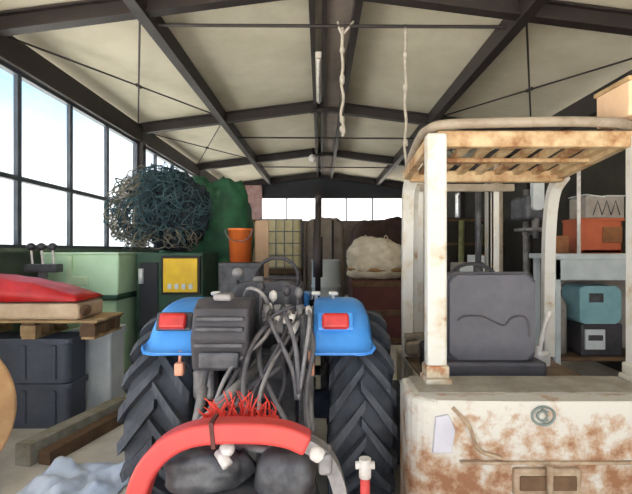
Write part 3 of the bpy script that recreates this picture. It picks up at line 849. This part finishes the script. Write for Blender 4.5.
# dark stacked tubs under the pallet
for i, (z, lab) in enumerate(((0.0, 'dark slate storage tub on the floor, lower one beneath the pallet'), (0.405, 'dark slate storage tub directly beneath the wooden pallet, upper one'))):
    t = thing('storage_tub', (-2.5, 4.5, z), lab, 'tub', 'dark slate tubs beneath the pallet')
    MB().prism(rrect(-3.05, -2.25, 4.12, 4.46, 0.06), z, z + 0.36, 'z', 0.015).build('body', 'crate', t)
    MB().prism(rrect(-3.07, -2.23, 4.10, 4.48, 0.06), z + 0.35, z + 0.4, 'z', 0.012).build('lid', 'crate', t)
    for x in (-2.92, -2.65, -2.38):
        MB().box(x - 0.02, x + 0.02, 4.105, 4.14, z + 0.04, z + 0.34, 0.006).build('rib', 'crate', t)
t = thing('plastic_bin', (-2.05, 4.8, 0), 'tall pale grey plastic bin beside the dark slate tubs', 'bin')
MB().prism(rrect(-2.47, -2.08, 4.56, 4.9, 0.03), 0, 0.74, 'z', 0.01).build('body', 'palegrey', t)
MB().prism(rrect(-2.49, -2.06, 4.54, 4.92, 0.03), 0.74, 0.805, 'z', 0.01).build('lid', 'palegrey', t)

t = thing('wooden_pallet', (-2.55, 4.6, 0.806), 'wooden pallet resting on the slate tubs beneath the red cover', 'pallet')
for i in range(4):
    y = 4.08 + i * 0.15
    MB().box(-3.2, -1.98, y, y + 0.11, 0.95, 0.972, 0.004).build('top_board', 'wood', t)
for x in (-3.15, -2.6, -2.07):
    for y in (4.09, 4.3, 4.52):
        MB().box(x - 0.07 if x > -3.1 else x - 0.04, x + 0.07, y, y + 0.09, 0.828, 0.928, 0.006).build('block', 'wood' if x < -2.1 else 'dwood', t)
    MB().box(x - 0.05, x + 0.07, 4.08, 4.64, 0.928, 0.95, 0.003).build('stringer', 'dwood', t)
    MB().box(x - 0.05, x + 0.07, 4.08, 4.64, 0.806, 0.828, 0.003).build('bottom_board', 'wood', t)
t = thing('board_stack', (-2.6, 4.6, 0.972), 'beige slab with a dark knotted end on the wooden pallet', 'board')
MB().box(-3.2, -2.16, 4.11, 4.6, 0.972, 1.125, 0.03).build('slab', 'beige', t)
MB().lump((-2.14, 4.2, 1.05), (0.035, 0.08, 0.05), 2, 0.1, 2, 3, 3).build('end_knot', 'dwood', t)
b = MB()
n1, n2 = 28, 12
gr = []
for i in range(n1 + 1):
    x = -3.25 + 1.08 * i / n1
    row = []
    for j in range(n2 + 1):
        y = 4.1 + 0.5 * j / n2
        f = i / n1
        h = (0.21 * (1 - f ** 2.2) + 0.035) * (0.55 + 0.45 * math.sin(PI * min(1, 0.18 + 0.7 * j / n2)))
        if j in (0, n2) or i in (0, n1):
            h = 0.01
        h += 0.012 * noise.noise(Vector((x * 7, y * 7, 0))) if h > 0.02 else 0
        row.append(b.bm.verts.new((x, y, 1.128 + max(h, 0.006))))
    gr.append(row)
for i in range(n1):
    for j in range(n2):
        f = b.bm.faces.new((gr[i][j], gr[i + 1][j], gr[i + 1][j + 1], gr[i][j + 1])); f.smooth = True
o = tag(b.build('plastic_cover', 'redcover'), 'bright red plastic cover heaped on the beige slab', 'cover')
so = o.modifiers.new('thick', 'SOLIDIFY'); so.thickness = 0.012; so.offset = 1

# lever stand
t = thing('lever_stand', (-2.98, 4.95, 0), 'slim steel stand with three black-knobbed levers before the green container', 'lever stand')
MB().box(-3.12, -2.84, 4.88, 5.02, 0, 0.03, 0.004).box(-3.02, -2.94, 4.92, 4.98, 0.03, 1.36, 0.004).build('post', 'gmetal', t)
MB().box(-3.15, -2.8, 4.88, 5.02, 1.36, 1.45, 0.01).build('valve_body', 'dmetal', t)
for x in (-3.08, -2.97, -2.85):
    le = MB().tube([(x, 4.93, 1.45), (x - 0.01, 4.92, 1.62)], 0.012, 6).build('lever', 'wmetal', t)
    MB().lump((x - 0.01, 4.92, 1.635), (0.046, 0.046, 0.042), 2, 0, 1, 0, 3).build('lever_knob', 'black', le)

# pale green wheeled bin
gb = thing('waste_container', (-2.72, 5.8, 0), 'large pale green container with a flat lid, against the windows', 'container')
MB().prism([(5.28, 0.14), (6.3, 0.14), (6.36, 1.06), (5.22, 1.06)], -3.12, -2.32, 'x', 0.03).build('body', 'palegreen', gb)
MB().box(-3.17, -2.27, 5.17, 6.40, 1.03, 1.09, 0.02).build('rim', 'dgreen', gb)
MB().prism([(5.2, 1.09), (6.38, 1.09), (6.36, 1.55), (5.22, 1.55)], -3.165, -2.285, 'x', 0.02).build('upper_body', 'palegreen', gb)
MB().box(-3.17, -2.28, 5.2, 6.38, 1.55, 1.572, 0.008).build('lid', 'palegreen2', gb)
MB().box(-2.86, -2.80, 5.185, 5.22, 1.1, 1.54, 0.008).box(-2.84, -2.62, 5.19, 5.22, 1.2, 1.3, 0.01).build('front_rib', 'palegreen2', gb)
for x in (-3.05, -2.4):
    for y in (5.35, 6.2):
        MB().cyl((x - 0.03, y, 0.07), (x + 0.03, y, 0.07), 0.07).box(x - 0.02, x + 0.02, y - 0.03, y + 0.03, 0.07, 0.16).build('caster', 'black', gb)

# dark green cabinet with the yellow panel
mc = thing('machine_cabinet', (-1.78, 5.8, 0), 'dark green machine cabinet with a square yellow front panel', 'machine')
MB().box(-2.2, -1.4, 5.5, 6.35, 0.06, 1.57, 0.02).build('body', 'dgreen', mc)
MB().box(-2.16, -1.44, 5.55, 6.3, 0, 0.06).build('plinth', 'black', mc)
yp = MB().box(-1.885, -1.42, 5.455, 5.5, 1.07, 1.53, 0.01).build('panel_frame', 'steel', mc)
MB().box(-1.855, -1.45, 5.435, 5.46, 1.1, 1.5, 0.006).build('yellow_panel', 'yellow', yp)
b = MB()
for i in range(4):
    b.box(-1.8 + i * 0.083, -1.755 + i * 0.083, 5.428, 5.437, 1.14, 1.2, 0.002)
b.build('panel_marks', 'palegrey', yp)
b = MB().box(-2.15, -1.93, 5.47, 5.51, 0.6, 1.45, 0.01).build('side_door', 'fascia', mc)
MB().cyl((-2.12, 5.45, 1.2), (-2.12, 5.45, 1.38), 0.03).build('gleam_tube', 'palegrey', mc)  # pale tube added to imitate a white gleam on the dark front

# netting bundle
nb = thing('net_bundle', (-2.08, 5.95, 1.575), 'big tangled bundle of dark teal netting heaped on the green container', 'netting')
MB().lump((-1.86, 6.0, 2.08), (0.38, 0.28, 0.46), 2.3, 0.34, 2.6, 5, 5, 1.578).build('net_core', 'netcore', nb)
b = MB()
b2 = MB()
for i in range(460):
    th_ = random.uniform(0, 2 * PI); ph = random.uniform(-0.9, 1.45)
    c = Vector((-2.06, 5.93, 2.08)) + Vector((math.cos(th_) * math.cos(ph) * 0.56, math.sin(th_) * math.cos(ph) * 0.36, math.sin(ph) * 0.47))
    rad = random.uniform(0.07, 0.17)
    ax = Vector((random.gauss(0, 1), random.gauss(0, 1), random.gauss(0, 1))).normalized()
    u = ax.orthogonal().normalized(); v = ax.cross(u)
    pts = []
    for q in range(12):
        a = q * PI / 6
        p = c + (u * math.cos(a) * rad * random.uniform(0.7, 1.2) + v * math.sin(a) * rad * random.uniform(0.7, 1.2))
        p.z = max(p.z, 1.592)
        p.x = min(max(p.x, -2.80), -1.40)
        pts.append(p)
    (b if (c.x > -2.25 or random.random() < 0.35) and c.z > 1.8 else b2).tube(pts, random.uniform(0.004, 0.009), 5, True)
b.build('net_strands', 'net', nb)['kind'] = 'stuff'
b2.build('twine_strands', 'net2', nb)['kind'] = 'stuff'

# green tarp over a tall stack
b = MB()
b.lump((-1.72, 7.1, 1.27), (0.66, 0.5, 1.36), 4.5, 0.11, 3.6, 8, 5, 0.0)
tag(b.build('tarp_stack', 'tarp'), 'tall stack wrapped in a dark green tarpaulin behind the netting', 'tarpaulin')

# grey cabinet and orange bucket
t = thing('metal_cabinet', (-0.98, 5.65, 0), 'narrow dark metal cabinet beneath the orange bucket', 'cabinet')
MB().box(-1.2, -0.72, 5.42, 5.92, 0, 1.45, 0.012).build('body', 'dmetal', t)
d = MB().box(-1.17, -0.75, 5.4, 5.425, 0.08, 1.4, 0.006).build('door', 'dmetal', t)
MB().box(-0.8, -0.78, 5.375, 5.405, 0.7, 0.85, 0.004).build('handle', 'wmetal', d)
t = thing('bucket', (-0.97, 5.62, 1.45), 'orange plastic bucket standing on the narrow dark cabinet', 'bucket')
MB().lathe((-0.97, 5.62, 1.451), (0, 0, 1), [(0, 0), (0, 0.128), (0.38, 0.148), (0.38, 0.156), (0.41, 0.156), (0.41, 0.142), (0.03, 0.12), (0.03, 0)], 36).build('body', 'orange', t)
MB().tube([(-0.97 + 0.16 * math.cos(a * PI / 10), 5.47 - 0.0, 1.84 - 0.14 * math.sin(a * PI / 10)) for a in range(11)], 0.006, 6).build('bail', 'gmetal', t)
t = thing('plywood_sheet', (-0.9, 6.3, 0), 'tan plywood sheet standing upright behind the orange bucket', 'board')
MB().box(-0.88, -0.70, 6.25, 6.29, 0, 2.0, 0.003).build('sheet', 'tan', t)
MB().box(-0.86, -0.82, 6.29, 6.34, 0, 1.95, 0.003).build('batten', 'wood', t)

# timber and film on the floor
t = tag(MB().bar((-2.2, 3.4, 0.082), (-1.93, 4.5, 0.082), 0.13, 0.16).build('timber_log', 'timber'), 'long grey timber lying on the concrete before the slate tubs', 'timber')
t = tag(MB().bar((-2.05, 3.42, 0.052), (-1.78, 4.6, 0.052), 0.1, 0.1).build('timber_plank', 'dwood'), 'thin brown timber on the floor alongside the thicker grey timber', 'timber')
b = MB()
n1, n2 = 34, 24
gr = []
for i in range(n1 + 1):
    row = []
    for j in range(n2 + 1):
        x = -1.98 + 0.66 * i / n1 + 0.03 * noise.noise(Vector((j * 0.4, 0, 1)))
        y = 2.75 + 0.68 * j / n2 + 0.03 * noise.noise(Vector((i * 0.4, 3, 1)))
        e_ = min(i, n1 - i, j, n2 - j) / 4.0
        z = 0.012 + 0.13 * min(1, e_) * abs(noise.noise(Vector((x * 5, y * 5, 0.3)))) + 0.03 * min(1, e_) * abs(noise.noise(Vector((x * 14, y * 14, 2.3))))
        row.append(b.bm.verts.new((x, y, z)))
    gr.append(row)
for i in range(n1):
    for j in range(n2):
        f = b.bm.faces.new((gr[i][j], gr[i + 1][j], gr[i + 1][j + 1], gr[i][j + 1])); f.smooth = True
tag(b.build('plastic_sheet', 'film'), 'crumpled bluish plastic film spread on the concrete floor', 'plastic sheet')

# ------------------------------------------------------------------ goods at the far end


def tote(x0, x1, y0, z, m, label, h=1.03):
    t = thing('liquid_tote', ((x0 + x1) / 2, y0 + 0.5, z), label, 'container', 'stacked caged totes')
    MB().box(x0, x1, y0, y0 + 1.0, z, z + 0.13, 0.01).build('pallet', 'dwood', t)
    MB().prism(rrect(x0 + 0.03, x1 - 0.03, y0 + 0.03, y0 + 0.97, 0.08), z + 0.13, z + h - 0.02, 'z', 0.05).build('tank', m, t)
    b = MB()
    for i in range(6):
        x = x0 + 0.01 + (x1 - x0 - 0.02) * i / 5
        b.tube([(x, y0 + 0.0, z + 0.13), (x, y0 + 0.0, z + h)], 0.012, 6).tube([(x, y0 + 1.0, z + 0.13), (x, y0 + 1.0, z + h)], 0.012, 6)
    for i in range(1, 5):
        y = y0 + i / 5
        for x in (x0 + 0.01, x1 - 0.01):
            b.tube([(x, y, z + 0.13), (x, y, z + h)], 0.012, 6)
    for q in range(5):
        zz = z + 0.16 + q * (h - 0.18) / 4
        b.tube([(x0, y0, zz), (x1, y0, zz), (x1, y0 + 1, zz), (x0, y0 + 1, zz)], 0.012, 6, True)
    b.build('cage', 'gmetal', t)
    MB().lathe(((x0 + x1) / 2, y0 + 0.5, z + h - 0.02), (0, 0, 1), [(0, 0.09), (0.018, 0.09), (0.018, 0)], 20).build('cap', 'black', t)


tote(-1.42, -0.42, 10.6, 0, 'greytaupe', 'dusty grey caged tote on the floor beneath the pale yellow one')
tote(-1.42, -0.42, 10.6, 1.045, 'ibc', 'pale yellow caged tote stacked on the grey one', 1.28)
t = thing('packing_crate', (-1.85, 10.9, 0), 'tall tan packing crate beside the pale yellow tote', 'crate')
MB().box(-2.2, -1.5, 10.6, 11.3, 0.08, 2.3, 0.01).build('body', 'tan', t)
b = MB()
for z in (0.1, 0.85, 1.6, 2.22):
    b.box(-2.22, -1.48, 10.575, 10.6, z, z + 0.09, 0.004)
for x in (-2.2, -1.57):
    b.box(x, x + 0.09, 10.575, 10.6, 0.08, 2.3, 0.004)
b.build('battens', 'wood', t)
MB().box(-2.15, -2.05, 10.65, 11.25, 0, 0.08).box(-1.65, -1.55, 10.65, 11.25, 0, 0.08).build('skids', 'dwood', t)
t = thing('wrapped_stack', (0.1, 11.2, 0), 'taupe sheeted stack of goods beside the pale yellow tote', 'stack')
MB().lump((0.12, 11.3, 1.16), (0.46, 0.5, 1.2), 7, 0.04, 3, 2, 5, 0.0).build('sheet', 'greytaupe', t)
b = MB()
for x in (-0.12, 0.3):
    b.flat([(x, 10.77, 0.05), (x, 10.77, 2.3)], 0.05, 0.02, (1, 0, 0))
b.build('straps', 'steel', t)
b = MB().lump((1.72, 12.3, 1.12), (0.95, 0.7, 1.26), 4, 0.1, 2.5, 11, 5, 0.0)
tag(b.build('covered_heap', 'browntarp'), 'wide heap covered with a dark brown tarpaulin, below the rear opening', 'tarpaulin')
t = thing('steel_drum', (0.12, 9.2, 0), 'pale grey steel drum before the taupe sheeted stack', 'drum')
MB().lathe((0.12, 9.2, 0), (0, 0, 1), [(0, 0), (0, 0.29), (0.4, 0.285), (0.41, 0.3), (0.44, 0.3), (0.45, 0.285), (0.85, 0.285), (0.86, 0.3), (0.89, 0.3), (0.9, 0.285), (1.36, 0.285), (1.38, 0.3), (1.41, 0.3), (1.41, 0.27), (1.39, 0.27), (1.39, 0)], 36).build('shell', 'palegrey', t)
MB().lathe((0.2, 9.05, 1.39), (0, 0, 1), [(0, 0.035), (0.02, 0.035), (0.02, 0)], 16).build('bung', 'black', t)
# dark red crate and cream sack
t = thing('wooden_crate', (0.98, 8.2, 0), 'dark red wooden crate carrying the bulging cream sack', 'crate')
MB().box(0.55, 1.42, 7.75, 8.65, 0.0, 1.1, 0.012).build('body', 'dred', t)
b = MB()
for z in (0.03, 0.5, 0.98):
    b.box(0.53, 1.44, 7.725, 7.75, z, z + 0.09, 0.004)
b.build('battens', 'dwood', t)
t = thing('bulk_sack', (0.98, 8.2, 1.1), 'bulging cream bulk sack with an ochre strap on the dark red crate', 'sack')
MB().lump((1.0, 8.2, 1.43), (0.5, 0.44, 0.39), 2.6, 0.2, 2, 4, 5, 1.103).build('bag', 'sack', t)
MB().lump((1.0, 8.2, 1.26), (0.52, 0.46, 0.055), 2.6, 0.05, 2, 4, 4).build('strap', 'strap', t)
b = MB()
for x in (0.8, 1.16):
    b.flat(spline([(x - 0.08, 8.1, 1.68), (x, 8.1, 1.86), (x + 0.08, 8.1, 1.68)], 5), 0.04, 0.01, (0, 1, 0))
b.build('lifting_loops', 'sack', t)

# ------------------------------------------------------------------ bench side
bn = thing('workbench', (3.15, 5.3, 0), 'pale blue-grey steel workbench seen through the forklift cab', 'workbench')
MB().box(2.54, 3.8, 5.0, 5.6, 1.5, 1.56, 0.008).build('top', 'benchblue', bn)
MB().box(2.56, 3.78, 5.02, 5.06, 1.27, 1.5, 0.006).build('front_panel', 'benchblue', bn)
for x in (2.6, 3.72):
    for y in (5.05, 5.52):
        MB().box(x - 0.03, x + 0.03, y - 0.03, y + 0.03, 0, 1.5, 0.005).build('leg', 'benchblue', bn)
MB().box(2.58, 3.76, 5.04, 5.56, 0.38, 0.42, 0.005).build('shelf', 'dwood', bn)
MB().box(2.58, 3.76, 5.54, 5.57, 0.42, 1.5, 0.003).build('rear_panel', 'greybox', bn)
MB().cyl((2.83, 5.03, 1.56), (2.83, 5.03, 2.6), 0.02).build('upright', 'wmetal', bn)
t = thing('storage_crate', (3.12, 5.3, 1.56), 'terracotta plastic crate standing on the workbench', 'crate')
b = MB().box(2.91, 3.36, 5.12, 5.5, 1.565, 1.6).box(2.91, 3.36, 5.12, 5.14, 1.565, 1.94, 0.006).box(2.9, 3.36, 5.48, 5.5, 1.565, 1.94, 0.006).box(2.9, 2.92, 5.12, 5.5, 1.565, 1.94, 0.006).box(3.34, 3.36, 5.12, 5.5, 1.565, 1.94, 0.006)
b.build('body', 'terracotta', t)
MB().box(2.9, 3.38, 5.1, 5.52, 1.925, 1.955, 0.006).build('lid', 'terracotta', t)
MB().box(3.14, 3.36, 5.108, 5.122, 1.68, 1.86, 0.004).build('end_panel', 'brown', t)
t = thing('carton', (3.2, 5.3, 1.956), 'pale grey carton on top of the terracotta crate', 'box')
MB().box(2.97, 3.4, 5.14, 5.48, 1.957, 2.2, 0.006).build('body', 'greybox', t)
MB().box(2.96, 3.18, 5.13, 5.49, 2.2, 2.212, 0.002, Matrix.Rotation(0.12, 3, 'Y')).box(3.19, 3.41, 5.13, 5.49, 2.2, 2.212, 0.002).build('flaps', 'palegrey', t)
b = MB()
for i in range(3):
    b.tube([(3.05 + i * 0.1, 5.135, 1.99), (3.1 + i * 0.1, 5.135, 2.15), (3.15 + i * 0.1, 5.135, 1.99)], 0.006, 5)
b.build('print', 'black', t)
tag(MB().box(2.64, 2.79, 5.15, 5.35, 1.563, 1.76, 0.006).build('small_carton', 'brown'), 'small brown carton on the workbench beside the terracotta crate', 'box')
t = thing('compressor', (3.1, 5.25, 0.42), 'dark machine with a pale teal casing on the shelf beneath the workbench', 'machine')
MB().box(2.9, 3.36, 5.1, 5.5, 0.421, 0.78, 0.02).build('base', 'black', t)
MB().prism(rrect(2.88, 3.34, 0.78, 1.2, 0.06), 5.1, 5.48, 'y', 0.02).build('casing', 'teal', t)
MB().box(2.98, 3.14, 5.085, 5.105, 1.02, 1.12, 0.01).build('display', 'dmetal', t)
MB().box(2.93, 3.15, 5.075, 5.1, 0.5, 0.72, 0.006).build('front_plate', 'palegrey', t)
MB().box(2.96, 3.12, 5.065, 5.08, 0.6, 0.66, 0.004).build('slot', 'black', t)
t = thing('gas_bottle', (2.72, 5.3, 0.42), 'small grey gas bottle on the shelf beneath the workbench', 'gas bottle')
MB().lathe((2.74, 5.3, 0.421), (0, 0, 1), [(0, 0), (0, 0.09), (0.55, 0.09), (0.62, 0.06), (0.66, 0.03), (0.72, 0.03), (0.72, 0)], 24).build('body', 'greybox', t)
MB().cyl((2.70, 5.3, 1.16), (2.78, 5.3, 1.16), 0.02).cyl((2.74, 5.3, 1.12), (2.74, 5.3, 1.19), 0.02).build('valve', 'wmetal', t)

# pillar drill beyond the mast
pd = thing('pillar_drill', (2.74, 6.0, 0), 'tall grey pillar drill standing between the mast and the workbench', 'drill')
MB().prism(rrect(2.5, 2.98, 5.75, 6.25, 0.04), 0, 0.08, 'z', 0.01).build('base', 'dmetal', pd)
MB().cyl((2.74, 6.1, 0.08), (2.74, 6.1, 2.4), 0.045).build('column', 'gmetal', pd)
MB().box(2.6, 2.9, 5.8, 6.3, 1.98, 2.3, 0.04).build('head', 'dmetal', pd)
MB().prism(rrect(2.66, 2.8, 2.1, 2.5, 0.05), 5.74, 5.82, 'y', 0.015).build('belt_cover', 'palegrey', pd)
MB().cyl((2.74, 5.85, 1.75), (2.74, 5.85, 2.0), 0.03, 0.05).build('spindle', 'gmetal', pd)
MB().box(2.56, 2.92, 5.72, 6.08, 1.84, 1.88, 0.008).box(2.7, 2.78, 6.0, 6.15, 1.8, 1.88, 0.005).build('table', 'gmetal', pd)
for i, (x, z, w_, h_, lab) in enumerate(((2.2, 0, 0.55, 1.42, 'pale grey steel locker standing beyond the forklift mast'),)):
    t = thing('steel_locker', (x, 6.6, 0), lab, 'locker')
    MB().box(x - w_ / 2, x + w_ / 2, 6.4, 6.8, 0, h_, 0.01).build('body', 'greybox', t)
    dd = MB().box(x - w_ / 2 + 0.02, x + w_ / 2 - 0.02, 6.38, 6.4, 0.05, h_ - 0.03, 0.005).build('door', 'palegrey', t)
    MB().box(x + w_ / 2 - 0.09, x + w_ / 2 - 0.06, 6.35, 6.385, 0.7, 0.84, 0.004).build('handle', 'black', dd)
t = thing('carton', (2.35, 6.6, 1.42), 'cream carton on top of the pale grey steel locker', 'box')
MB().box(2.16, 2.45, 6.45, 6.75, 1.421, 1.53, 0.005).build('body', 'palegrey', t)
MB().box(2.27, 2.33, 6.445, 6.755, 1.52, 1.535, 0.002).build('tape', 'brown', t)
# poles leaning beyond
for i, (xb, xt, z, lab) in enumerate(((2.75, 2.92, 2.2, 'thicker pale green pole leaning upright below the small bright window'), (3.05, 3.32, 2.12, 'slanting pale green pole leaning beside the thicker pole'))):
    o = MB().tube([(xb, 9.0, 0.0), (xt, 9.49, z)], 0.06 if i == 0 else 0.045, 12).build('leaning_pole', 'polegreen')
    tag(o, lab, 'pole', 'pale green poles')
t = thing('tool_rack', (3.3, 9.8, 0), 'dark tall tool rack that the pale green poles lean on', 'rack')
MB().box(2.5, 3.85, 9.62, 9.7, 0, 2.28, 0.01).build('board', 'wall_r', t)
b = MB()
for z in (1.0, 1.7, 2.2):
    b.box(2.5, 3.85, 9.58, 9.63, z, z + 0.05, 0.004)
b.build('rails', 'dwood', t)
